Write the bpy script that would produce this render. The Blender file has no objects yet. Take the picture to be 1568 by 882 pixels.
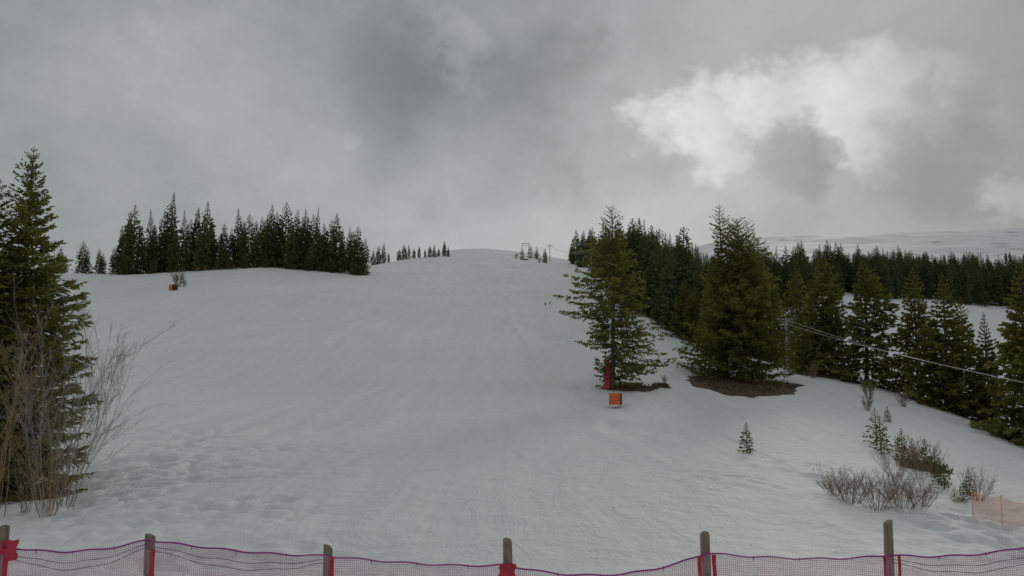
import bpy, math, random
import numpy as np
from mathutils import Vector
R=math.radians
CAMZ=4.2; PITCH=5.5; FU=1207.0
scene=bpy.context.scene
scene.view_settings.view_transform='Standard'
try: scene.view_settings.look='None'
except: pass
scene.view_settings.exposure=0

# ------------------------------------------------------------------ helpers
def mk_mesh(name,V,F,tint=None,smooth=False):
    V=np.asarray(V,dtype=np.float32); F=np.asarray(F,dtype=np.int32)
    k=F.shape[1]; m=bpy.data.meshes.new(name)
    m.vertices.add(len(V)); m.vertices.foreach_set('co',V.ravel())
    m.loops.add(F.size); m.loops.foreach_set('vertex_index',F.ravel())
    m.polygons.add(len(F)); m.polygons.foreach_set('loop_start',np.arange(len(F),dtype=np.int32)*k)
    m.update(calc_edges=True)
    if tint is not None:
        a=m.attributes.new('tint','FLOAT','FACE'); a.data.foreach_set('value',np.asarray(tint,dtype=np.float32))
    if smooth: m.polygons.foreach_set('use_smooth',np.ones(len(F),dtype=bool))
    return m
def obj(name,mesh,mats=(),loc=(0,0,0),parent=None,rot=0,scale=None):
    for mt in mats:
        if mesh.materials.find(mt.name)<0: mesh.materials.append(mt)
    o=bpy.data.objects.new(name,mesh); scene.collection.objects.link(o)
    o.location=loc; o.rotation_euler=(0,0,rot)
    if scale: o.scale=scale
    if parent: o.parent=parent
    return o
def empty(name,loc=(0,0,0)):
    o=bpy.data.objects.new(name,None); scene.collection.objects.link(o); o.location=loc; o.empty_display_size=.2
    return o
class MB:
    """quad mesh accumulator"""
    def __init__(s): s.V=[];s.F=[];s.T=[];s.M=[];s.n=0
    def add(s,V,F,t=0.5,mi=0):
        V=np.asarray(V,float);F=np.asarray(F,int)
        s.V.append(V);s.F.append(F+s.n);s.n+=len(V)
        s.T.append(np.full(len(F),t) if np.isscalar(t) else np.asarray(t)); s.M.append(np.full(len(F),mi))
    def tube(s,P,rad,sides=3,t=0.5,mi=0,cap=False):
        P=np.asarray(P,float);rad=np.asarray(rad,float);n=len(P)
        T=np.gradient(P,axis=0);T/=np.linalg.norm(T,axis=1)[:,None]+1e-9
        ref=np.array([0,0,1.]) if abs(T[0][2])<.9 else np.array([1.,0,0])
        A=np.cross(T,ref);A/=np.linalg.norm(A,axis=1)[:,None]+1e-9
        B=np.cross(T,A)
        a=np.arange(sides)*2*math.pi/sides
        V=P[:,None,:]+rad[:,None,None]*(np.cos(a)[None,:,None]*A[:,None,:]+np.sin(a)[None,:,None]*B[:,None,:])
        F=[]
        for i in range(n-1):
            for j in range(sides):
                j2=(j+1)%sides
                F.append([i*sides+j,i*sides+j2,(i+1)*sides+j2,(i+1)*sides+j])
        V=V.reshape(-1,3)
        if cap:
            for i,c in ((0,P[0]),(n-1,P[-1])):
                V=np.vstack([V,c]);ci=len(V)-1
                for j in range(0,sides,2):
                    F.append([i*sides+j,i*sides+(j+1)%sides,i*sides+(j+2)%sides,ci])
        s.add(V,F,t,mi)
    def box(s,c,d,t=.5,mi=0):
        c=np.array(c,float);d=np.array(d,float)/2
        V=[c+d*np.array([x,y,z]) for x in(-1,1) for y in(-1,1) for z in(-1,1)]
        F=[[0,1,3,2],[4,6,7,5],[0,4,5,1],[2,3,7,6],[0,2,6,4],[1,5,7,3]]
        s.add(V,F,t,mi)
    def mesh(s,name,smooth=False):
        m=mk_mesh(name,np.vstack(s.V),np.vstack(s.F),np.concatenate(s.T),smooth)
        m.polygons.foreach_set('material_index',np.concatenate(s.M).astype(np.int32))
        return m

def hash2(i,j,seed):
    n=(i.astype(np.int64)*374761393+j.astype(np.int64)*668265263+seed*1274126177)&0xffffffff
    n=((n^(n>>13))*1274126177)&0xffffffff
    n=n^(n>>16)
    return (n&0xffff)/65535.0
def vnoise(x,y,seed=0):
    x=np.asarray(x,float);y=np.asarray(y,float)
    i=np.floor(x);j=np.floor(y);fx=x-i;fy=y-j
    fx=fx*fx*(3-2*fx);fy=fy*fy*(3-2*fy)
    a=hash2(i,j,seed);b=hash2(i+1,j,seed);c=hash2(i,j+1,seed);d=hash2(i+1,j+1,seed)
    return (a*(1-fx)+b*fx)*(1-fy)+(c*(1-fx)+d*fx)*fy-0.5

# ------------------------------------------------------------------ terrain heights
DEP=[16,25,33,45,60,75,85,105,130,160,210,260,350,450,600,1000,1500,2500]
TAB={
-500:[-4.4,-4.9,-5.2,-5,-3.8,-1.8,0,4,9.5,16,25.5,29,32,36,42,60,60,60],
0:[-4.4,-4.9,-5.3,-5,-3.8,-1.8,0,4,9.5,16,25.3,28,31,35,40,50,50,50],
100:[-4.3,-4.8,-5.1,-4.8,-3.8,-2,-.2,3.8,9,15.5,25.0,27.6,31,35,40,50,50,50],
200:[-4.2,-4.4,-4.5,-4.3,-3.5,-1.8,0,3.8,8.8,15.2,24.6,27,30,35,40,50,50,50],
400:[-4.2,-4.15,-4.1,-3.9,-3.2,-1.8,-.1,3.5,8.2,15,27.1,30,34,38,42,52,52,52],
600:[-4.2,-4.15,-4.1,-3.9,-3.25,-1.85,-.2,3.2,7.6,13.5,23.5,32.3,46.3,55,64,78,80,80],
690:[-4.2,-4.15,-4.1,-3.9,-3.3,-1.9,-.3,3,7.2,12.6,22,31.3,48.6,67.5,75,88,90,90],
784:[-4.2,-4.15,-4.1,-3.9,-3.3,-1.9,-.3,3,7.2,12.5,22,31.2,48.5,67.2,75,90,90,90],
880:[-4.2,-4.15,-4.1,-3.9,-3.25,-1.5,0,3.2,7.6,13.3,25,32.3,46,59,70,85,95,95],
985:[-4.2,-4.1,-4.05,-3.9,-3.3,-1.5,.2,3.8,8.9,14,20.5,27,40,51,66,110,180,180],
1060:[-4.2,-4.1,-4.05,-3.95,-3.6,-2.0,-.2,3.4,6.5,9.5,15,22,36,50,70,130,226,260],
1130:[-4.2,-4.1,-4.1,-4.1,-4.0,-3.0,-.9,1.0,2.5,4,10,20,34,47,68,130,246,290],
1250:[-4.2,-4.5,-4.5,-4.45,-4.1,-2.2,-1.0,-1,-2,0,10,24,36,48,70,135,258,300],
1400:[-4.3,-4.9,-5,-5,-4.6,-3.9,-3.2,-5,-7,-3,9,20,34,48,70,135,259,300],
1500:[-4.4,-5.1,-5.3,-5.5,-5.4,-5.3,-6.3,-10,-12,-6,6,17.5,32,46,70,135,264,300],
1568:[-4.4,-5.3,-5.6,-6.2,-6.7,-7.8,-9.3,-13,-14,-8,5,16,31,46,70,135,271,300],
2000:[-4.4,-5.4,-6,-7,-8,-9.5,-11,-14,-15,-9,4,15,30,46,70,135,280,300]}
px=np.array(sorted(TAB));Z0=np.array([TAB[p] for p in px],float)
SC=(px-784)/FU; LD=np.log(DEP)
T0=Z0/np.array(DEP)[None,:]
NS,NL=700,500
sg=np.linspace(SC[0],SC[-1],NS);lg=np.linspace(LD[0],LD[-1],NL)
tmp=np.array([np.interp(lg,LD,T0[i]) for i in range(len(px))])
G=np.array([np.interp(sg,SC,tmp[:,j]) for j in range(NL)]).T
def blur(A,sig,ax):
    r=int(sig*3);k=np.exp(-.5*(np.arange(-r,r+1)/sig)**2);k/=k.sum()
    pad=[(0,0),(0,0)];pad[ax]=(r,r);A=np.pad(A,pad,mode='edge')
    return np.apply_along_axis(lambda v:np.convolve(v,k,'valid'),ax,A)
G=blur(blur(G,9,0),6,1)
def height(x,y):
    x=np.asarray(x,float);y=np.asarray(y,float)
    yy=np.maximum(y,16.0)
    s=np.clip(x/yy,SC[0],SC[-1]);l=np.clip(np.log(yy),LD[0],LD[-1])
    fi=(s-sg[0])/(sg[1]-sg[0]);fj=(l-lg[0])/(lg[1]-lg[0])
    i=np.clip(fi.astype(int),0,NS-2);j=np.clip(fj.astype(int),0,NL-2)
    a=fi-i;b=fj-j
    t=(G[i,j]*(1-a)+G[i+1,j]*a)*(1-b)+(G[i,j+1]*(1-a)+G[i+1,j+1]*a)*b
    z=t*yy+CAMZ
    z=z+ .25*vnoise(x/7,y/7,3)*np.clip(y/40,0.3,1)+ .8*vnoise(x/22,y/22,5)*np.clip((y-60)/80,0,1)
    far=np.clip((y-500)/600,0,1)
    z=z+far*(10*vnoise(x/190,y/190,8)+4*vnoise(x/60,y/60,9)+1.6*vnoise(x/22,y/22,10))
    return z
def H(x,y): return float(height(np.array([x]),np.array([y]))[0])
def bx(b,d): return (b-784)/FU*d/0.998
def ztop(row,d): return CAMZ+d*math.tan(R(PITCH)+math.atan((441-row)/FU))

def gen_terrain():
    ys=np.concatenate([np.linspace(-60,12,18),12+np.cumsum(np.full(110,.15)),])
    y=ys[-1];L=list(ys);
    while y<2600:
        y+=max(.16,y*0.0100 if y>60 else .16+(y-28)*.012);L.append(y)
    ys=np.array(L);ss=np.concatenate([np.linspace(-1.9,-.72,40),np.linspace(-.70,.70,720),np.linspace(.72,1.9,40)])
    S,Y=np.meshgrid(ss,ys)
    X=S*(np.maximum(Y,0)+12*np.exp(-np.maximum(Y,0)/30))
    Z=height(X,Y)
    d=np.hypot(X,Y)
    fade=np.clip(1-(d-60)/120,0,1)
    Z+=fade*(.06*vnoise(X/1.6,Y/1.6,21)+.045*vnoise(X/.7,Y/.8,22))*.6
    # trodden snow / footprints
    tro=np.exp(-((X+.42*Y)/(1.6+Y*.095))**2)*np.clip((Y-14)/4,0,1)*np.clip(1-(Y-38)/16,0,1)*2.2
    tro=tro+.7*np.exp(-((X-13)/5)**2-((Y-52)/30)**2)+1.0*np.exp(-((X-15)/9)**2-((Y-27)/8)**2)
    tro=tro*np.clip(.6+1.8*vnoise(X/3.5,Y/3,77),0,1.3)
    wx=X+.5*vnoise(X/2,Y/2,41);wy=Y+.5*vnoise(X/2,Y/2,42)
    Z-=tro*(.34*np.clip(vnoise(wx/.5,wy/.42,23)+.1,0,1)+.14*np.abs(vnoise(wx/1.3,wy/1.0,24)))
    # rough band of ski ruts running up the right part of the piste
    xc=np.interp(Y,[30,45,60,90,130,200,400],[7.5,6,5.5,3,0.5,0.5,6]);
    rut=np.exp(-((X-xc-2.2)/(1.8+Y*.03))**2)*np.clip((Y-32)/15,0,1)*np.clip(1-(Y-260)/100,0,1)
    Z-=rut*(.40*np.clip(vnoise(X/.9,Y/2.6,31)+.1,0,1)+1.0*np.clip(vnoise(X/2.6,Y/5,32),0,1))
    e=(X-xc);Z+=.26*np.exp(-((e+.6+1.2*vnoise(Y/9,Y*0,51))/.5)**2)*np.clip((Y-40)/15,0,1)*np.clip(1-(Y-200)/60,0,1)
    # piste-machine passes: broad shallow steps running up the slope on the left and centre
    u=(X+9+.0006*(Y-60)**2+1.5*vnoise(Y/40,Y*0,61))/5.2
    w=np.abs((u%1)-.5)*2
    Z-=.10*np.clip((w-.90)/.10,0,1)*np.clip((Y-22)/15,0,1)*np.clip(1-(Y-230)/80,0,1)*np.clip(.5+vnoise(X/18,Y/25,62)*2.2,0,1)
    n=len(ss)
    V=np.stack([X,Y,Z],-1).reshape(-1,3)
    i=np.arange(len(ys)-1)[:,None]*n+np.arange(n-1)[None,:]
    F=np.stack([i,i+1,i+n+1,i+n],-1).reshape(-1,4)
    return mk_mesh('snow_ground',V,F,None,True)

# ------------------------------------------------------------------ materials
class N:
    def __init__(s,tree): s.t=tree
    def n(s,typ,ins=None,**kw):
        nd=s.t.nodes.new(typ)
        for k,v in kw.items(): setattr(nd,k,v)
        if ins:
            for k,v in ins.items():
                sk=nd.inputs[k]
                if isinstance(v,bpy.types.NodeSocket): s.t.links.new(v,sk)
                else: sk.default_value=v
        return nd
    def m(s,op,a,b=0.0,c=0.0,clamp=False):
        nd=s.n('ShaderNodeMath',{0:a,1:b,2:c},operation=op); nd.use_clamp=clamp; return nd.outputs[0]
    def mix(s,f,a,b,blend='MIX'):
        nd=s.n('ShaderNodeMix',data_type='RGBA',blend_type=blend)
        for k,v in ((0,f),(6,a),(7,b)):
            if isinstance(v,bpy.types.NodeSocket): s.t.links.new(v,nd.inputs[k])
            else: nd.inputs[k].default_value=v
        return nd.outputs[2]
    def ramp(s,f,stops):
        nd=s.n('ShaderNodeValToRGB',{0:f});cr=nd.color_ramp
        while len(cr.elements)<len(stops): cr.elements.new(.5)
        for e,(p,c) in zip(cr.elements,stops): e.position=p;e.color=c if len(c)==4 else (*c,1)
        return nd.outputs[0]
def mat(name):
    m=bpy.data.materials.new(name);m.use_nodes=True;t=m.node_tree;t.nodes.clear()
    q=N(t);out=q.n('ShaderNodeOutputMaterial');return m,q,out
def simple(name,col,rough=.7,var=.25,scale=8,metal=0,bump=.3,stretch=(1,1,1),cheap=False):
    m,q,out=mat(name)
    tc=q.n('ShaderNodeTexCoord');mp=q.n('ShaderNodeMapping',{0:tc.outputs['Object'],'Scale':stretch})
    nz=q.n('ShaderNodeTexNoise',{'Vector':mp.outputs[0],'Scale':scale,'Detail':1 if cheap else 5})
    a=tuple(c*(1-var) for c in col)+(1,);b=tuple(min(1,c*(1+var)) for c in col)+(1,)
    c=q.ramp(nz.outputs[0],[(.3,a),(.7,b)])
    if cheap:
        b=q.n('ShaderNodeBsdfDiffuse',{0:c})
    else:
        bp=q.n('ShaderNodeBump',{'Strength':bump,'Distance':.01,'Height':nz.outputs[0]})
        b=q.n('ShaderNodeBsdfPrincipled',{'Base Color':c,'Roughness':rough,'Metallic':metal,'Normal':bp.outputs[0]})
    q.t.links.new(b.outputs[0],out.inputs[0]);return m

def snow_mat():
    m,q,out=mat('snow')
    geo=q.n('ShaderNodeNewGeometry');P=geo.outputs['Position']
    sx=q.n('ShaderNodeSeparateXYZ',{0:P});y=sx.outputs[1]
    n1=q.n('ShaderNodeTexNoise',{'Vector':P,'Scale':.06,'Detail':4,'Roughness':.6})
    n2=q.n('ShaderNodeTexNoise',{'Vector':P,'Scale':1.1,'Detail':6,'Roughness':.68})
    wv=q.n('ShaderNodeVectorMath',{0:n1.outputs['Color'],'Scale':6.},operation='SCALE').outputs[0]
    Pw=q.n('ShaderNodeVectorMath',{0:P,1:wv},operation='ADD').outputs[0]
    mp=q.n('ShaderNodeMapping',{0:Pw,'Scale':(.9,.05,.04),'Rotation':(0,0,R(-6))})
    n3=q.n('ShaderNodeTexNoise',{'Vector':mp.outputs[0],'Scale':1.0,'Detail':4,'Roughness':.65})
    base=q.ramp(n1.outputs[0],[(.3,(.645,.66,.665)),(.7,(.75,.76,.755))])
    base=q.mix(.40,base,q.ramp(n3.outputs[0],[(.32,(.60,.625,.64)),(.68,(.79,.795,.79))]))
    dirt=q.ramp(n2.outputs[0],[(.54,(0,0,0)),(.74,(1,1,1))])
    base=q.mix(q.m('MULTIPLY',dirt,.28),base,(.40,.40,.385,1))
    mp2=q.n('ShaderNodeMapping',{0:P,'Scale':(1,1,2.5)})
    n4=q.n('ShaderNodeTexNoise',{'Vector':mp2.outputs[0],'Scale':.02,'Detail':5,'Roughness':.7})
    rock=q.ramp(n4.outputs[0],[(.58,(0,0,0)),(.63,(1,1,1))])
    far=q.n('ShaderNodeMapRange',{0:y,1:600.,2:1000.,3:0.,4:.5}).outputs[0]
    base=q.mix(q.m('MULTIPLY',rock,far),base,(.16,.17,.16,1))
    h=q.m('ADD',q.m('MULTIPLY',n2.outputs[0],.20),q.m('MULTIPLY',n3.outputs[0],.20))
    nf=q.n('ShaderNodeTexNoise',{'Vector':P,'Scale':7.,'Detail':3,'Roughness':.65})
    h=q.m('ADD',h,q.m('MULTIPLY',nf.outputs[0],.030))
    bp=q.n('ShaderNodeBump',{'Strength':.9,'Distance':1.,'Height':h})
    b=q.n('ShaderNodeBsdfPrincipled',{'Base Color':base,'Roughness':.7,'Normal':bp.outputs[0],'Specular IOR Level':.2})
    q.t.links.new(b.outputs[0],out.inputs[0]);return m

def foliage_mat(name,dark,light,tip,transl=.22,noise=True):
    m,q,out=mat(name)
    at=q.n('ShaderNodeAttribute',attribute_name='tint')
    oi=q.n('ShaderNodeObjectInfo')
    if noise:
        tc=q.n('ShaderNodeTexCoord')
        nz=q.n('ShaderNodeTexNoise',{'Vector':tc.outputs['Object'],'Scale':.8,'Detail':1})
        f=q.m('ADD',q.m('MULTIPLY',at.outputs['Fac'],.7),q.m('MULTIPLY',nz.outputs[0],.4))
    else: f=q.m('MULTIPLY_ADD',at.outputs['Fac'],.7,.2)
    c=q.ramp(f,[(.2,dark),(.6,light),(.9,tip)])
    c=q.mix(q.m('MULTIPLY',oi.outputs['Random'],.35),c,(*[.9*v for v in dark],1))
    d=q.n('ShaderNodeBsdfDiffuse',{0:c})
    if transl:
        t=q.n('ShaderNodeBsdfTranslucent',{0:c})
        mx=q.n('ShaderNodeMixShader',{0:transl,1:d.outputs[0],2:t.outputs[0]})
        q.t.links.new(mx.outputs[0],out.inputs[0])
    else: q.t.links.new(d.outputs[0],out.inputs[0])
    return m

M_snow=snow_mat()
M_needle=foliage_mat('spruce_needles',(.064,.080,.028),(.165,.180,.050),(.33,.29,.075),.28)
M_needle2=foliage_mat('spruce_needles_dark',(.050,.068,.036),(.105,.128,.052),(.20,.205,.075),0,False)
M_bark=simple('spruce_bark',(.13,.095,.07),.9,.4,14,cheap=True,stretch=(1,1,.3))
M_twig=simple('bare_twigs',(.24,.19,.135),var=.35,scale=5,cheap=True)
M_twig2=simple('bare_twigs_yellow',(.30,.225,.13),var=.35,scale=5,cheap=True)
M_twig3=simple('bare_twigs_grey',(.33,.305,.275),var=.3,scale=5,cheap=True)
M_wood=simple('weathered_wood',(.22,.185,.14),.9,.5,22,bump=.9,stretch=(1,1,.12))
M_red=simple('red_fabric',(.55,.04,.07),.7,.3,9)
M_mag=simple('magenta_rope',(.32,.035,.24),.6,.3,14)
M_net=simple('net_strand',(.62,.36,.46),var=.2,scale=5,cheap=True)
M_onet=simple('orange_net_strand',(.85,.36,.22),var=.2,scale=5,cheap=True)
M_orange=simple('orange_tarpaulin',(.75,.15,.035),.6,.25,4,bump=.6)
M_dark=simple('dark_panel',(.035,.03,.035),.6,.3,6)
M_purple=simple('purple_panel',(.09,.04,.10),.6,.3,6)
M_steel=simple('galvanised_steel',(.36,.37,.38),.5,.2,6,metal=.4)
M_cable=simple('steel_cable',(.50,.52,.53),.45,.1,6,metal=.2)
M_soil=simple('bare_soil_and_heath',(.085,.060,.036),.95,.6,6,bump=1)

obj('snow_ground',gen_terrain(),[M_snow])

# ------------------------------------------------------------------ spruces
def spruce(name,h,r,seed,nb=300,kt=16,sub=3,clear=.04,irr=.35,wt=.075,lt=.42,power=.85,gap=None,tr=None,drooping=.42,low=.62):
    rg=np.random.default_rng(seed);mb=MB()
    tr=tr or h*.013
    zz=np.linspace(0,1,14)
    bend=np.stack([.010*h*np.sin(zz*3+seed),.010*h*np.sin(zz*2.3+seed*2),zz*h],-1)
    bend-=bend[0]*np.array([1,1,0])
    mb.tube(bend,tr*(1-zz)**.8*np.where(zz<.04,1.35,1)+.010,8,.5,1)
    def trunk(z): return np.array([np.interp(z,bend[:,2],bend[:,0]),np.interp(z,bend[:,2],bend[:,1]),z])
    VV=[];TT=[]
    fr=(np.arange(nb)+rg.random(nb))/nb
    fr=clear+(1.0-clear)*(fr**.88)
    wh=max(16,int(h*2.6)); fr=fr*.45+.55*np.round(fr*wh)/wh
    fr=np.clip(fr,clear,.995)
    for i in range(nb):
        t=fr[i];az=i*2.39996+rg.normal(0,.35)
        tt=(t-clear)/(1-clear)
        prof=(1-tt)**power*min(1,low+tt*3.2)
        lump=1+irr*2*float(vnoise(np.array(math.cos(az)*1.4+seed*3.1),np.array(math.sin(az)*1.4+t*h*.42),seed))
        ln=r*prof*lump*(.68+.45*rg.random())+.05*min(1,r)
        if gap is not None: ln*=gap(az%(2*math.pi),t)
        ln=max(ln,.05*min(1,r))
        a=-drooping*(1-tt)*1.0+ .75*tt**2+rg.normal(0,.08)
        up=.32*(1-tt)
        d=np.array([math.cos(az),math.sin(az),0]);sd=np.array([-d[1],d[0],0])
        p0=trunk(t*h)
        s=np.linspace(0,1,5)
        C=p0+d*ln*s[:,None];C[:,2]+=ln*(a*s+up*s**2.4)
        br=.005+.012*ln*.6
        mb.tube(C,br*(1-s*.85),3,.3,1)
        K=max(3,int(kt*(ln/r)**.6*(.8+.4*rg.random())))
        u=.12+.88*rg.random(K)**.75
        u[0]=.97;u[1]=.9
        side=np.where(rg.random(K)<.5,-1,1)
        taper=min(1.,.22+(1-tt)*1.9)
        tl=lt*(.55+.7*rg.random(K))*(1.15-.6*u)*min(1.25,.35+.9*ln/r*1.6)*taper
        ang=rg.uniform(.35,1.15,K);ang[:2]=rg.uniform(0,.2,2)
        D=d*np.cos(ang)[:,None]+sd*(side*np.sin(ang))[:,None]
        D[:,2]+=a+up*1.6*u**1.4+rg.normal(-.12,.22,K)
        D/=np.linalg.norm(D,axis=1)[:,None]
        O=p0+d*(ln*u)[:,None];O[:,2]+=ln*(a*u+up*u**2.4)
        for k in range(sub):
            if k==0: o=O;dd=D;l=tl
            else:
                f=rg.uniform(.1,.8,K)[:,None]
                o=O+D*tl[:,None]*f
                dd=D+rg.normal(0,.55,(K,3));dd[:,2]-=.22
                dd/=np.linalg.norm(dd,axis=1)[:,None];l=tl*rg.uniform(.35,.7,K)
            rv=rg.normal(0,1,(K,3));rv[:,2]*=.45
            w=np.cross(dd,rv);w/=np.linalg.norm(w,axis=1)[:,None]+1e-6
            ww=wt*(.7+.6*rg.random(K))*(.45+.55*taper)
            m1=o+dd*(l*.4)[:,None]
            q=np.stack([o,m1+w*ww[:,None],o+dd*l[:,None],m1-w*ww[:,None]],1)
            VV.append(q.reshape(-1,3))
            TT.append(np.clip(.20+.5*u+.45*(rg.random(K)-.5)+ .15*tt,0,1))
    for j in range(10):
        o=trunk(h*(1-.012*j));az=rg.uniform(0,6.28)
        dd=np.array([math.cos(az)*.35,math.sin(az)*.35,.9]);w=np.array([-math.sin(az),math.cos(az),0])*wt*.5
        l=lt*.35
        VV.append(np.array([o,o+dd*l*.4+w,o+dd*l,o+dd*l*.4-w]));TT.append(np.array([.6]))
    V=np.vstack(VV);T=np.concatenate(TT)
    F=np.arange(len(V)).reshape(-1,4)
    mb.add(V,F,T,0)
    return mb.mesh(name)

def gapC(az,t):
    c=math.cos(az)
    g=1.0
    if t<.40 and c<-.1: g=.35 if t<.26 else .75
    if .42<=t<.62: g=1.2 if c<0 else 1.0
    if t>.72: g=.8
    if t<.42 and c>.1: g=1.15
    return g
def gapL(az,t):
    return 1.2 if t<.6 else .85
def M2(mesh,second=None):
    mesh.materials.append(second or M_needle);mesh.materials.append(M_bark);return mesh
def put(name,mesh,b,d,rot=0,s=1.0,sink=.1,sx=None):
    x=bx(b,d);o=obj(name,mesh,(),(x,d,H(x,d)-sink),rot=rot,scale=((sx or s),(sx or s),s));return o

# left foreground spruces
m=M2(spruce('spruce_l1',14.0,2.0,4,nb=560,kt=24,sub=4,clear=.03,irr=.6,wt=.038,lt=.55,power=.58,gap=gapL))
put('spruce_tree',m,36,32,0)
m=M2(spruce('spruce_l2',12.6,2.1,9,nb=460,kt=22,sub=4,clear=.03,irr=.6,wt=.038,lt=.55,power=.6))
put('spruce_tree',m,-8,31,1)
# centre pair
hC=ztop(314,70)-H(bx(934,70),70)
m=M2(spruce('spruce_c',hC,3.7,12,nb=430,kt=20,sub=4,clear=.05,irr=.7,wt=.055,lt=.62,power=.52,gap=gapC,tr=.20,drooping=.5,low=.75))
tC=put('spruce_tree',m,936,70,0)
hD=ztop(335,80)-H(bx(1133,80),80)
m=M2(spruce('spruce_d',hD,5.1,31,nb=620,kt=24,sub=4,clear=.035,irr=.7,wt=.060,lt=.8,power=.55,tr=.28,drooping=.42,low=.95))
put('spruce_tree',m,1131,80,0)
hE=ztop(314,81.5)-H(bx(1110,81.5),81.5)
m=M2(spruce('spruce_e',hE,3.0,33,nb=400,kt=18,sub=3,clear=.08,irr=.7,wt=.06,lt=.6,power=.60,tr=.18))
put('spruce_tree',m,1110,81.5,0)

mids=[M2(spruce('spruce_mid%d'%k,12,3.0,50+k,nb=330,kt=15,sub=3,clear=.02,irr=.65,wt=.10,lt=.66,power=p,low=.9)) for k,p in enumerate((.70,.8,.62,.9))]
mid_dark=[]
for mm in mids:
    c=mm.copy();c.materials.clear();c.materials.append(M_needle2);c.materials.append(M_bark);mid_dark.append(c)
rng=random.Random(7)
def mid(b,d,top,wide=1.0,lib=None,k=None):
    x=bx(b,d);h=ztop(top,d)-H(x,d);s=h/12
    lib=lib or mids
    return put('spruce_tree',lib[k if k is not None else rng.randrange(4)],b,d,rng.uniform(0,6.28),s,.1*s,s*wide)
for b,d,top,w in [(1222,98,416,.85),(1236,104,430,.8),(1256,90,384,1.05),(1277,92,428,.8),(1322,87,400,1.25),(1400,84,412,.95),(1442,80,418,1.15),(1470,84,455,.85),(1509,78,478,.8),(1568,64,400,1.2),(1605,66,400,1.1),(1640,70,390,1.1),(1185,110,420,.8),(1160,114,368,.75),(1146,118,355,.7)]:
    mid(b,d,top,w)
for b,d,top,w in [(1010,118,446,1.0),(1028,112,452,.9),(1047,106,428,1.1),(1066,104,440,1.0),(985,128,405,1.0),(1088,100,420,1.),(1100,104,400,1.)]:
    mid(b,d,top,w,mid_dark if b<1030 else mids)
sap=M2(spruce('spruce_sapling',2,.62,77,nb=60,kt=9,sub=2,clear=.05,irr=.3,wt=.03,lt=.2,power=.9))
sap2=M2(spruce('spruce_sapling_b',2,.5,78,nb=70,kt=10,sub=2,clear=.02,irr=.3,wt=.035,lt=.2,power=.8))
for b,d,h in [(1138,38,1.45),(1340,44,2.0),(1333,47,2.2),(1370,42,1.7),(1386,40,1.4),(1405,39,1.5),(1432,33,1.25),(1428,34,1.1),(1470,32,1.05),(1460,30.5,.8),(1447,30,.6),(1352,60,1.2),(1418,36,1.3)]:
    put('spruce_sapling',rng.choice([sap,sap2]),b,d,rng.uniform(0,6),h/2,.03)

lx=lambda y:30.6-(y-88)*.0652
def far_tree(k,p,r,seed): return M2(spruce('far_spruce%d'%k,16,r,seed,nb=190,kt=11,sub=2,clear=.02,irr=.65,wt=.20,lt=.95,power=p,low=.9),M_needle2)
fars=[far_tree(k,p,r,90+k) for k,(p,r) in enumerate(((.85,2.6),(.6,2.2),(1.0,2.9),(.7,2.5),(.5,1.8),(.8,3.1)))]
def mass(name,items):
    e=empty(name)
    for x,y,h,w in items:
        if abs(x-lx(y))<3.5 and y>100 and y<430: continue
        s=h/16
        o=obj('tree',rng.choice(fars),(),(x,y,H(x,y)-.15),parent=e,rot=rng.uniform(0,6.28),scale=(s*w,s*w,s))
        o.rotation_euler=(rng.gauss(0,.015),rng.gauss(0,.015),rng.uniform(0,6.28))
    return e
it=[]
for b,top in [(172,378),(180,345),(190,325),(200,313),(212,345),(224,320),(233,345),(245,322),(255,296),(266,338),(278,320),(287,335),(296,318),(305,328),(314,308),(322,350),
  (332,356),(341,342),(350,348),(360,318),(368,338),(376,328),(388,338),(398,332),(406,328),(413,313),(422,325),(431,310),(441,334),(449,320),(458,332),(466,320),(474,328),(483,318),(493,342),(502,337),(512,326),(522,348),(530,346),(539,354),(548,346),(556,364)]:
    d=208+rng.uniform(-4,10);b+=rng.uniform(-2.5,2.5);x=bx(b,d);it.append((x,d,ztop(top,d)-H(x,d),rng.uniform(.72,1.15)))
    if rng.random()<.8:
        d2=d+rng.uniform(8,22);b2=b+rng.uniform(-6,6);x=bx(b2,d2);it.append((x,d2,ztop(top+rng.uniform(16,46),d2)-H(x,d2),rng.uniform(.9,1.2)))
for b in (186,232,262,340,372,405,470,506,545):
    d=203;x=bx(b,d);it.append((x,d,rng.uniform(3,7),1.3))
for b,top,d in [(78,390,225),(86,382,225),(96,394,228),(122,374,222),(130,384,222),(148,386,222),(154,392,224)]:
    x=bx(b,d);it.append((x,d,ztop(top,d)-H(x,d)+1,1.1))
mass('distant_forest',it)
it=[]
for b,top in [(570,380),(578,376),(586,370),(594,386),(610,380),(618,374),(625,373),(633,380),(641,377),(650,381),(657,375),(664,373),(671,380),(680,369),(686,378)]:
    d=345+rng.uniform(0,12);x=bx(b,d);it.append((x,d,max(4,ztop(top,d)-H(x,d)),rng.uniform(.9,1.3)))
mass('distant_forest',it)
it=[]
EB=[862,880,905,940,985,1030,1060,1100];ED=[300,235,200,160,128,112,104,100]
for n in range(280):
    b=rng.uniform(872,1135);e=np.interp(b,EB,ED);d=e+rng.uniform(0,1)**1.4*150+2
    x=bx(b,d);tp=np.interp(b,[866,880,895,925,965,1000,1050,1085,1100,1135],[390,356,336,332,326,338,346,364,376,380])
    hm=ztop(tp+rng.uniform(-4,55),d)-H(x,d)
    it.append((x,d,min(16,max(6,hm)),rng.uniform(.8,1.15)))
for b,top in [(835,380),(842,386),(848,384),(856,386),(862,382)]:
    d=300;x=bx(b,d);it.append((x,d,max(5,ztop(top,d)-H(x,d)),1.1))
mass('distant_forest',it)
it=[]
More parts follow.
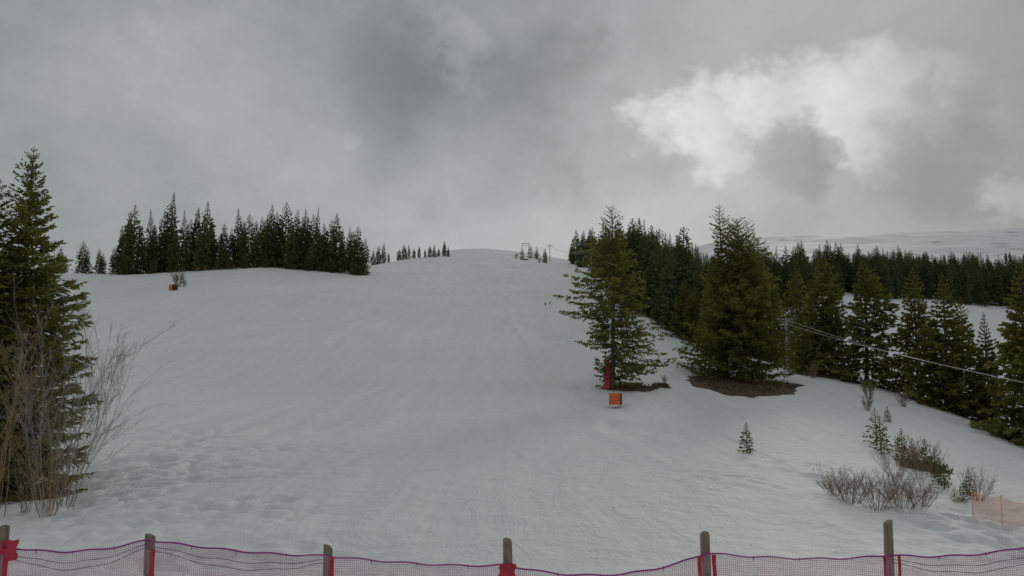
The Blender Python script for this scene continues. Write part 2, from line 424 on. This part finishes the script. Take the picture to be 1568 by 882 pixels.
for n in range(520):
    b=rng.uniform(1120,1760);edge=np.interp(b,[1120,1250,1300,1450,1560,1760],[225,250,268,282,278,270])+5*math.sin(b*.05);d=edge+rng.uniform(0,90)
    x=bx(b,d);h=rng.uniform(11,19)
    h=min(h,ztop(366+rng.uniform(-4,34),d)-H(x,d))
    if h>4: it.append((x,d,h,rng.uniform(.8,1.15)))
mass('distant_forest',it)
it=[]
for n in range(110):
    b=rng.uniform(1100,1700);d=rng.uniform(500,800);x=bx(b,d);it.append((x,d,rng.uniform(7,13),1.1))
mass('distant_forest',it)

# ------------------------------------------------------------------ bare shrubs
def bare(name,h,spread,seed,stems=10,kids=9,twigs=6,r0=.03,lean=(0,0),rt=.004,bo=.25):
    rg=np.random.default_rng(seed);mb=MB()
    def br(p,d,l,r,lev):
        n=6 if lev==0 else 4
        P=[p]
        dd=d.copy()
        for i in range(n-1):
            dd=dd+rg.normal(0,.10,3)+np.array([0,0,.04])
            dd/=np.linalg.norm(dd);P.append(P[-1]+dd*l/(n-1))
        P=np.array(P);mb.tube(P,np.linspace(r,max(rt,r*.22),n),3 if lev else 5,.5,0)
        if lev<2:
            k=kids if lev==0 else twigs
            for j in range(k):
                t=rg.uniform(.2,1)*(n-1);i=min(n-2,int(t));q=P[i]+(P[i+1]-P[i])*(t-i)
                dv=(P[i+1]-P[i]);dv/=np.linalg.norm(dv)
                nd=dv*.8+rg.normal(0,.42,3);nd[2]+=.15;nd/=np.linalg.norm(nd)
                br(q,nd,l*rg.uniform(.22,.45)*(1.15-.6*t/(n-1)),max(rt,r*.4),lev+1)
    for s in range(stems):
        a=rg.uniform(0,6.28);rr=spread*math.sqrt(rg.random())
        o=np.array([math.cos(a),math.sin(a),0])*rr*bo
        d=np.array([math.cos(a)*rr/h*.85+lean[0],math.sin(a)*rr/h*.85+lean[1],1.]);d/=np.linalg.norm(d)
        br(o,d,h*rg.uniform(.55,1),r0*rg.uniform(.5,1),0)
    return mb.mesh(name)
def shrub(name,mesh,mt,b,d,rot=0,s=1):
    o=put(name,mesh,b,d,rot,s,.03)
    if not mesh.materials: mesh.materials.append(mt)
    return o
shrub('bare_alder_tree',bare('alder1',7.4,2.2,3,stems=11,kids=13,twigs=8,r0=.022,lean=(.08,0),rt=.0036,bo=.35),M_twig3,98,28.5)
shrub('bare_alder_tree',bare('alder1b',5.6,1.8,17,stems=9,kids=12,twigs=8,r0=.018,lean=(.05,0),rt=.0036,bo=.4),M_twig3,118,27.5)
shrub('bare_alder_tree',bare('alder2',6.6,1.7,5,stems=8,kids=13,twigs=9,r0=.030,rt=.0038,bo=.4),M_twig2,24,27)
shrub('bare_alder_tree',bare('alder3',5.4,1.3,6,stems=6,kids=10,twigs=7,r0=.028,rt=.0038),M_twig2,-8,25)
shrub('bare_shrub',bare('shrubA',2.5,.9,7,stems=18,kids=8,twigs=5,r0=.013,rt=.004),M_twig2,90,26)
shrub('bare_shrub',bare('shrubB',2.0,1.0,8,stems=12,kids=7,twigs=4,r0=.013,rt=.004),M_twig,60,27.5)
bs=bare('willow1',1.6,1.5,11,stems=42,kids=6,twigs=3,r0=.010,rt=.0035)
for b,d,s in [(1290,27,.85),(1330,26.5,.9),(1368,27.5,.85),(1395,28,.7),(1268,28,.6)]:
    shrub('bare_willow_shrub',bs,M_twig,b,d,rng.uniform(0,6),s)
bs2=bare('willow2',1.7,1.4,12,stems=34,kids=6,twigs=3,r0=.010,rt=.0035)
for b,d,s in [(1360,35,.85),(1395,35,.7),(1405,38,.9),(1480,31,.75),(1378,40,.9)]:
    shrub('bare_willow_shrub',bs2,M_twig,b,d,rng.uniform(0,6),s)
bs3=bare('heathA',1.6,.8,14,stems=16,kids=6,twigs=3,r0=.022,rt=.009)
for b,d,s in [(270,164,2.7),(281,165,1.3),(1325,74,1.4),(1322,66,.9),(1376,72,1.2),(1240,84,1.3),(300,200,1.1),(312,202,1.1),(330,203,1.2),(345,204,1.0),(356,205,1.0),(790,330,1.8),(798,320,1.2),(822,340,2.2),(826,300,1.6),(1016,74,.6),(1060,80,.6),(835,150,.5),(842,152,.4)]:
    shrub('bare_shrub',bs3,M_twig,b,d,rng.uniform(0,6),s)
for b,d,s in [(800,335,2.4),(812,345,3.0),(822,332,2.6),(305,206,1.4),(322,207,1.8),(338,207,1.5),(352,209,1.4),(360,209,1.2),(476,212,1.2)]:
    put('spruce_sapling',sap2,b,d,rng.uniform(0,6),s,.05)

# ------------------------------------------------------------------ bare soil patches draped on ground
def patch(b,d,rx,ry,seed,lift=.035):
    cx=bx(b,d);n=60;V=[];F=[]
    rings=10
    for i in range(rings+1):
        for j in range(n):
            a=j/n*2*math.pi
            w=1+.5*float(vnoise(np.array(math.cos(a)*2.2+seed),np.array(math.sin(a)*2.2),seed))+.25*float(vnoise(np.array(math.cos(a)*7+seed),np.array(math.sin(a)*7),seed+1))
            f=max(i/rings,.001);x=cx+math.cos(a)*rx*w*f;y=d+math.sin(a)*ry*w*f
            V.append((x,y,H(x,y)+lift+.22*(1-f)+.1*float(vnoise(np.array(x*1.5),np.array(y*1.5),4))*(1-f)-(.12 if i==rings else 0)))
    for i in range(rings):
        for j in range(n): F.append([i*n+j,i*n+(j+1)%n,(i+1)*n+(j+1)%n,(i+1)*n+j])
    mb=MB();mb.add(V,F)
    rg=np.random.default_rng(seed);q=[]
    for k in range(int(160*rx*ry/10)+40):
        a=rg.uniform(0,6.28);f=math.sqrt(rg.random())*.92
        x=cx+math.cos(a)*rx*f;y=d+math.sin(a)*ry*f;z=H(x,y)+lift+.1*(1-f)
        for b_ in range(5):
            l=rg.uniform(.08,.3);dd=rg.normal(0,.45,2);w=.02
            q.append([(x-w,y,z),(x+w,y,z),(x+w+dd[0]*l,y+dd[1]*l,z+l),(x-w*.2+dd[0]*l,y+dd[1]*l,z+l)])
    q=np.array(q).reshape(-1,3);mb.add(q,np.arange(len(q)).reshape(-1,4))
    obj('bare_soil_patch',mb.mesh('soil',True),[M_soil])
patch(1135,77.0,5.4,4.6,3,.12);patch(960,70.5,2.7,1.2,5,.08);patch(1405,39.5,1.3,1.5,7);patch(1240,87,2.4,1.5,8);patch(1010,72,.8,.5,9)
patch(1320,87,3,1.6,11);patch(1430,81,3.5,1.8,12);patch(40,31,2.0,1.0,13);patch(1570,65,3.2,1.8,14);patch(1515,77,2,1.2,15)
patch(803,322,1.8,1.2,16,.2);patch(328,202,6,1.0,18,.1)

# ------------------------------------------------------------------ foreground fence
FY=12.0
posts=[(-215,812,.2),(10,807,0),(232,820,.02),(503,837,.03),(778,828,-.01),(1078,818,0),(1357,800,.01),(1640,790,0)]
tops=[]
for k,(b,row,ln) in enumerate(posts):
    x=bx(b,FY)*.978;zt=ztop(row,FY);zg=H(x,FY)
    rg=np.random.default_rng(200+k);mb=MB();n=14;L=9
    zs=np.linspace(-.3,zt-zg,L);
    V=[];F=[]
    ph=rg.normal(0,.05,n)
    for i,z in enumerate(zs):
        for j in range(n):
            a=j/n*6.283;r=.072*(1+.08*math.sin(a*3+k)+ph[j]+.03*rg.normal())*(1-.08*i/L)
            zz=z+(.035*math.cos(a+k) if i==L-1 else 0)
            V.append((math.cos(a)*r+ln*z*.3,math.sin(a)*r,zz))
    for r2,dz in ((.6,.018),(.05,.024)):
        for j in range(n):
            a=j/n*6.283;V.append((math.cos(a)*.064*r2+ln*zs[-1]*.3,math.sin(a)*.064*r2,zs[-1]+.035*math.cos(a+k)*r2+dz))
    for i in range(L+1):
        for j in range(n): F.append([i*n+j,i*n+(j+1)%n,(i+1)*n+(j+1)%n,(i+1)*n+j])
    mb.add(V,F)
    obj('wooden_fence_post',mb.mesh('post'),[M_wood],(x,FY,zg))
    tops.append((x,zt-.10,zg))
rope_end=[832,834,825,849,863,845,848,812]
sag=[840,842,838,861,878,853,845]
fe=empty('safety_net_fence')
mbn=MB();mbr=MB();mbf=MB();mbb=MB()
yF=FY-.085
for k in range(len(posts)-1):
    x0=tops[k][0];x1=tops[k+1][0];z0=ztop(rope_end[k],FY);z1=ztop(rope_end[k+1],FY)
    lo=0.5*(z0+z1)-ztop(sag[k],FY); lo=max(.04,lo)
    def top(x):
        t=(x-x0)/(x1-x0);return z0+(z1-z0)*t-4*lo*t*(1-t)+.012*math.sin(x*9+k)
    xs=np.linspace(x0,x1,40)
    P=np.array([[x,yF+.02*math.sin(x*2.3),top(x)] for x in xs]);mbr.tube(P,np.full(40,.013),6)
    if k in(1,2,6): 
        for dz in (.10,.17):
            P2=P.copy();P2[:,2]-=dz*.6+dz*.9*np.sin(np.linspace(0,math.pi,40));P2[:,1]-=.01;mbf.tube(P2,np.full(40,.004),4)
    c=.030;nx=int((x1-x0)/c);Hn=1.0;nz=int(Hn/c)
    gx=np.linspace(x0,x1,nx+1)
    tz=np.array([top(x) for x in gx])
    w=.0030
    V=[];F=[];n=0
    for i in range(nx+1):
        xo=gx[i];yo=yF+.02*math.sin(xo*2.3)
        for j in range(nz):
            za=tz[i]-j*c;zb2=za-c
            ya=yo+.015*math.sin(za*5+xo);yb=yo+.015*math.sin(zb2*5+xo)
            V+=[(xo-w,ya,za),(xo+w,ya,za),(xo+w,yb,zb2),(xo-w,yb,zb2)];F.append([n,n+1,n+2,n+3]);n+=4
            if i<nx:
                x1_=gx[i+1];zc=tz[i+1]-j*c;yc=yF+.02*math.sin(x1_*2.3)+.015*math.sin(zc*5+x1_)
                V+=[(xo,ya-.002,za-w),(x1_,yc-.002,zc-w),(x1_,yc-.002,zc+w),(xo,ya-.002,za+w)];F.append([n,n+1,n+2,n+3]);n+=4
    mbn.add(V,F)
    for q in (.25,.5,.78): 
        x=x0+(x1-x0)*q;mbf.tube(np.array([[x,yF-.01,top(x)+.02],[x+.004,yF-.01,top(x)-.05]]),[.006,.004],4)
def band(x,w,ztop_,zbot,y,seed):
    rg=np.random.default_rng(seed);n=10;V=[];F=[];o=0;ww=w
    for i in range(n):
        z=ztop_+(zbot-ztop_)*i/(n-1);o+=.004*rg.normal();ww=w*(1+.12*math.sin(i*1.1+seed))
        for j in range(4): V.append((x-ww/2+ww*j/3+o,y+.02*math.sin(j*2+i*.8+seed),z+.006*rg.normal()))
    for i in range(n-1):
        for j in range(3): F.append([i*4+j,i*4+j+1,(i+1)*4+j+1,(i+1)*4+j])
    mbb.add(V,F)
X=[t[0] for t in tops]
zt=lambda r:ztop(r,FY)
band(X[1]+.17,.20,zt(824),zt(856),yF-.02,1);band(X[1]+.11,.08,zt(836),zt(960),yF-.03,2);band(X[1]-.02,.2,zt(826),zt(845),yF-.05,2)
band(X[2]+.10,.06,zt(838),zt(960),yF-.02,3)
band(X[3]+.10,.07,zt(850),zt(960),yF-.02,4)
band(X[4],.24,zt(860),zt(880),yF-.04,5);band(X[4]+.0,.17,zt(866),zt(960),yF-.05,6)
band(X[5]-.11,.05,zt(848),zt(960),yF-.02,7);band(X[5]+.11,.06,zt(846),zt(960),yF-.02,8)
band(X[6]-.11,.045,zt(848),zt(960),yF-.02,9);band(X[6]+.10,.045,zt(848),zt(960),yF-.02,10)
obj('net',mbn.mesh('net'),[M_net],parent=fe);obj('top_rope',mbr.mesh('rope',True),[M_mag],parent=fe)
obj('slack_cords',mbf.mesh('cords'),[M_purple],parent=fe);obj('red_end_bands',mbb.mesh('bands',True),[M_red],parent=fe)

# orange net at the right
fe2=empty('orange_net_fence');mb=MB();mp=MB()
pts=[(1483,27.2),(1527,26.6),(1575,26),(1640,25)]
for (b0,d0),(b1,d1) in zip(pts[:-1],pts[1:]):
    A=np.array([bx(b0,d0)*.985,d0]);B=np.array([bx(b1,d1)*.985,d1]);n=30
    for i in range(n+1):
        p=A+(B-A)*i/n;z=H(*p)
        mb.tube([[p[0],p[1],z+.02],[p[0],p[1],z+.86-.10*math.sin(math.pi*i/n)]],[.004,.004],3)
    for j in range(21):
        L=[]
        for i in range(9):
            p=A+(B-A)*i/8;z=H(*p);L.append([p[0],p[1],z+.02+(.84-.10*math.sin(math.pi*i/8))*j/20])
        mb.tube(L,[.004 if j<20 else .008]*9,3)
    z=H(*A);mp.tube([[A[0],A[1],z-.1],[A[0],A[1],z+.9]],[.013,.013],6)
obj('orange_mesh',mb.mesh('onet'),[M_onet],parent=fe2);obj('stakes',mp.mesh('stakes'),[M_onet],parent=fe2)

# ------------------------------------------------------------------ padded crates
def crate(b,d,w,h,dep,rot):
    x=bx(b,d);mb=MB()
    def face(o,u,v,nrm,mi,n=8,bul=.05):
        V=[];F=[]
        for i in range(n+1):
            for j in range(n+1):
                s=i/n;t=j/n
                bb=bul*(math.sin(math.pi*s)*math.sin(math.pi*t))**.6*(.6+.4*abs(math.cos(2*math.pi*s)))
                V.append(np.array(o)+np.array(u)*s+np.array(v)*t+np.array(nrm)*bb)
        for i in range(n):
            for j in range(n): F.append([i*(n+1)+j,(i+1)*(n+1)+j,(i+1)*(n+1)+j+1,i*(n+1)+j+1])
        mb.add(V,F,.5,mi)
    face((-w/2,-dep/2,0),(w,0,0),(0,0,h),(0,-1,0),0);face((-w/2,dep/2,0),(w,0,0),(0,0,h),(0,1,0),0)
    face((w/2,-dep/2,0),(0,dep,0),(0,0,h),(1,0,0),1);face((-w/2,-dep/2,0),(0,dep,0),(0,0,h),(-1,0,0),1)
    face((-w/2,-dep/2,h),(w,0,0),(0,dep,0),(0,0,1),0)
    for sx in(-1,1):
        for z in (.12,h-.1): mb.tube([[sx*w*.5,-dep/2-.03,z],[sx*w*.5,dep/2+.03,z]],[.025,.025],5,.5,2)
        mb.tube([[sx*w*.5,-dep/2,-.25],[sx*w*.5,-dep/2,h+.03]],[.02,.02],6,.5,0)
    for z in (h*.35,h*.68): mb.tube([[-w/2,-dep/2-.05,z],[0,-dep/2-.065,z],[w/2,-dep/2-.05,z]],[.006]*3,4,.5,2)
    obj('orange_padded_crate',mb.mesh('crate',True),[M_orange,M_dark,M_purple],(x,d,H(x,d)-.12),rot=rot)
crate(941,61.5,.85,.86,.6,R(-24));crate(264,157,1.3,1.2,1.2,R(-40))
x0,y0=tC.location.x,tC.location.y
mb=MB();n=16;V=[];F=[]
for i in range(12):
    z=i/11*2.4+.25
    for j in range(n):
        a=j/n*6.283;r=(.26+.06*math.sin(a*4)+.05*math.sin(i*1.7+j))*(1.15-.03*i)
        V.append((math.cos(a)*r+.05*math.sin(i*.9),math.sin(a)*r,z))
for i in range(11):
    for j in range(n): F.append([i*n+j,i*n+(j+1)%n,(i+1)*n+(j+1)%n,(i+1)*n+j])
mb.add(V,F)
for z in(.6,1.4,2.2): mb.tube([[math.cos(a)*.35,math.sin(a)*.35,z] for a in np.linspace(0,6.283,17)],[.02]*17,4,.5,1)
obj('red_trunk_padding',mb.mesh('pad',True),[M_red,M_dark],(x0-.45,y0-.1,H(x0,y0-.4)-.1))

# ------------------------------------------------------------------ drag lift
def pylon(x,y,top,kind,gauge=1.5):
    zg=H(x,y);h=top-zg;mb=MB()
    if kind=='T':
        z=np.linspace(-.3,h,6)
        mb.tube(np.stack([0*z,0*z,z],-1),np.linspace(.15,.09,6),10,cap=True)
        mb.box((0,0,h),(gauge+.4,.14,.16))
        mb.tube([[-.5,0,h-.1],[0,0,h-.65],[.5,0,h-.1]],[.03]*3,5)
        mb.box((0,0,-.0),(.6,.6,.3))
    else:
        for sx in(-1,1):
            mb.tube([[sx*(gauge*.5+.35),0,-.4],[sx*(gauge*.5+.05),0,h]],[.15,.12],8,cap=True)
        mb.box((0,0,h),(gauge+1.5,.22,.28));mb.box((0,0,h-1.2),(gauge+.4,.1,.1))
    for sx in(-1,1):
        mb.box((sx*gauge/2,0,h-.28),(.06,.9,.08));mb.box((sx*gauge/2,0,h-.15),(.05,.07,.3))
        for yy in(-.36,-.12,.12,.36):
            mb.tube([[sx*gauge/2-.04,yy,h-.38],[sx*gauge/2+.04,yy,h-.38]],[.09,.09],10,cap=True)
    for k in range(int(h/.35)): mb.box((.0,-.19,.4+k*.35),(.3,.02,.02))
    for sx in(-1,1): mb.box((sx*.15,-.19,h/2),(.02,.02,h-.4))
    obj('ski_lift_pylon',mb.mesh('pylon'),[M_steel],(x,y,zg),rot=R(3))
supports=[(lx(30),30,.9)]
pylon(lx(30),30,.9+.27,'portal')
for y,row,kind in[(88,489,'T'),(218,383,'T'),(320,372,'T'),(440,373,'portal')]:
    zt_=ztop(row,y) if y!=320 else H(lx(320),320)+6.5
    pylon(lx(y),y,zt_,kind,{88:1.5,218:2.2,320:1.8,440:3.2}[y]);supports.append((lx(y),y,zt_-.27))
ca=empty('ski_lift_cables')
mb=MB();hang=MB()
for sx in(-.75,.75):
    for (xa,ya,za),(xb,yb,zb) in zip(supports[:-1],supports[1:]):
        t=np.linspace(0,1,30);L=yb-ya;s=(.012 if sx<0 else .018)*L
        P=np.stack([xa+(xb-xa)*t+sx,ya+L*t,za+(zb-za)*t-4*s*t*(1-t)],-1)
        mb.tube(P,np.full(30,.011)+.00007*P[:,1],5)
        for q in ((.25,.5,.75) if L>60 else ((.45,) if sx<0 else (.7,))):
            p=P[int(q*29)]
            g=H(p[0],p[1]);bot=max(g+.8,p[2]-1.6)
            hang.tube([[p[0],p[1],p[2]+.05],[p[0],p[1],p[2]-.18]],[.035,.055],8)
            hang.tube([[p[0],p[1],p[2]-.18],[p[0],p[1]+.1,bot]],[.007,.007],4)
            hang.tube([[p[0]-.03,p[1]-.35,bot+.03],[p[0],p[1]+.1,bot],[p[0]+.03,p[1]+.4,bot+.03]],[.014]*3,5)
obj('haul_cables',mb.mesh('cable'),[M_cable],parent=ca);obj('t_bars',hang.mesh('tbar'),[M_steel],parent=ca)

# ------------------------------------------------------------------ sky
w=bpy.data.worlds.new('World');scene.world=w;w.use_nodes=True;t=w.node_tree;t.nodes.clear();q=N(t)
try: w.cycles.sampling_method='NONE'
except Exception as e: print(e)
SAZ=21.0;SEL=18.0
tc=q.n('ShaderNodeTexCoord');D=tc.outputs['Generated']
nsky=q.n('ShaderNodeTexSky');nsky.sky_type='NISHITA';nsky.sun_disc=False;nsky.sun_elevation=R(SEL);nsky.sun_rotation=R(SAZ)
nb=q.n('ShaderNodeVectorMath',{0:nsky.outputs[0],'Scale':.05},operation='SCALE').outputs[0]
def noise(sc,det,ro,off=0):
    mp=q.n('ShaderNodeMapping',{0:D,'Location':(off,off*.7,0),'Scale':(1,1,1.3)})
    return q.n('ShaderNodeTexNoise',{'Vector':mp.outputs[0],'Scale':sc,'Detail':det,'Roughness':ro})
def addv(src,nz,amp):
    v=q.n('ShaderNodeVectorMath',{0:nz.outputs['Color'],1:(.5,.5,.5)},operation='SUBTRACT').outputs[0]
    v=q.n('ShaderNodeVectorMath',{0:v,'Scale':amp},operation='SCALE').outputs[0]
    return q.n('ShaderNodeVectorMath',{0:src,1:v},operation='ADD').outputs[0]
nA=noise(5,5,.6);nB=noise(17,4,.62,3.)
norm=lambda s:q.n('ShaderNodeVectorMath',{0:s},operation='NORMALIZE').outputs[0]
Dw=norm(addv(addv(D,nA,.16),nB,.08))
Ds=norm(addv(D,nA,.16))
def dirv(b,row):
    u=(b-784)/FU;v=(441-row)/FU;p=R(PITCH)
    return tuple(Vector((u,math.cos(p)-v*math.sin(p),math.sin(p)+v*math.cos(p))).normalized())
def blob(src,b,row,rin,rout):
    dp=q.n('ShaderNodeVectorMath',{0:src,1:dirv(b,row)},operation='DOT_PRODUCT').outputs['Value']
    mr=q.n('ShaderNodeMapRange',{0:dp,1:math.cos(R(rout)),2:math.cos(R(rin)),3:0.,4:1.});mr.interpolation_type='SMOOTHSTEP'
    return mr.outputs[0]
def union(src,L):
    o=None
    for a in L:
        bb=blob(src,*a[:4])
        if len(a)>4: bb=q.m('MULTIPLY',bb,a[4])
        o=bb if o is None else q.m('MAXIMUM',o,bb)
    return o
bright=union(Dw,[(1025,200,.3,2.8,.65),(1090,205,.6,4.0,.8),(1190,180,.8,4.0,.85),(1270,155,1.0,4.6),(1345,145,1.0,4.4),(1310,200,.6,4.0,.9),(1410,125,.3,3.2,.6),(1080,260,.4,3.0,.7)])
glow=union(Ds,[(1240,160,1,19),(1070,250,1,14,.8)])
dark=union(Dw,[(590,120,1.2,5.5),(660,190,2,7.5),(800,200,2,7.5),(870,150,1.2,6),(960,215,1.2,4.8,.9)])
dark2=union(Dw,[(1220,265,.8,3.8),(1450,225,1.5,6.0,.9),(1420,160,.3,2.5,.8),(1510,180,3,10,.5)])
rims=union(Dw,[(715,80,.3,3.0,.8),(520,200,.2,1.6,.8),(1555,300,.3,2.4,1.2),(400,170,1,9,.6),(1180,290,.3,3.2,.5)])
hor=union(Ds,[(740,365,1,12,1.),(980,310,.5,10,.9),(520,330,1,10,.6),(250,270,1,12,.55)])
n1=noise(2.4,3,.55,1.7).outputs[0]
n2=nB.outputs[0]
L=q.m('ADD',.308,q.m('MULTIPLY',q.m('SUBTRACT',n1,.5),.12))
L=q.m('ADD',L,q.m('MULTIPLY',q.m('SUBTRACT',n2,.5),.09))
L=q.m('ADD',L,q.m('MULTIPLY',q.m('SUBTRACT',nA.outputs[0],.5),.15))
L=q.m('ADD',L,q.m('MULTIPLY',rims,.09));L=q.m('ADD',L,q.m('MULTIPLY',hor,.12));L=q.m('ADD',L,q.m('MULTIPLY',glow,.08))
L=q.m('SUBTRACT',L,q.m('MULTIPLY',dark,.065));L=q.m('SUBTRACT',L,q.m('MULTIPLY',dark2,.10))
carve=q.m('SUBTRACT',1.,q.m('MULTIPLY',dark2,.8))
inner=q.m('ADD',.30,q.m('MULTIPLY',n2,1.0))
L=q.m('ADD',L,q.m('MULTIPLY',q.m('MULTIPLY',q.m('MULTIPLY',bright,carve),inner),.38))
L=q.m('MAXIMUM',L,.12)
sz=q.n('ShaderNodeSeparateXYZ',{0:D}).outputs[2]
zen=q.n('ShaderNodeMapRange',{0:sz,1:.50,2:.95,3:0.,4:.16}).outputs[0]
L=q.m('ADD',L,zen)
col=q.ramp(L,[(0,(.0,.0,.0)),(.15,(.140,.153,.155)),(.28,(.262,.285,.283)),(.5,(.49,.506,.508)),(1,(.98,1.,.99))])
fin=q.mix(.95,nb,col)
bg=q.n('ShaderNodeBackground',{0:fin,1:1.0});out=q.n('ShaderNodeOutputWorld',{0:bg.outputs[0]})
sd=bpy.data.lights.new('sun','SUN');sd.energy=.65;sd.angle=R(12);sd.color=(1,.95,.87)
so=bpy.data.objects.new('sun',sd);scene.collection.objects.link(so)
dv=Vector((math.sin(R(SAZ))*math.cos(R(SEL)),math.cos(R(SAZ))*math.cos(R(SEL)),math.sin(R(SEL))))
so.rotation_euler=dv.to_track_quat('Z','Y').to_euler();so.location=(20,30,40)

cd=bpy.data.cameras.new('camera');cd.sensor_width=36;cd.lens=FU/1568*36;cd.clip_end=6000;cd.clip_start=.1
co=bpy.data.objects.new('camera',cd);scene.collection.objects.link(co);co.location=(0,0,CAMZ);co.rotation_euler=(R(90+PITCH),0,0)
scene.camera=co
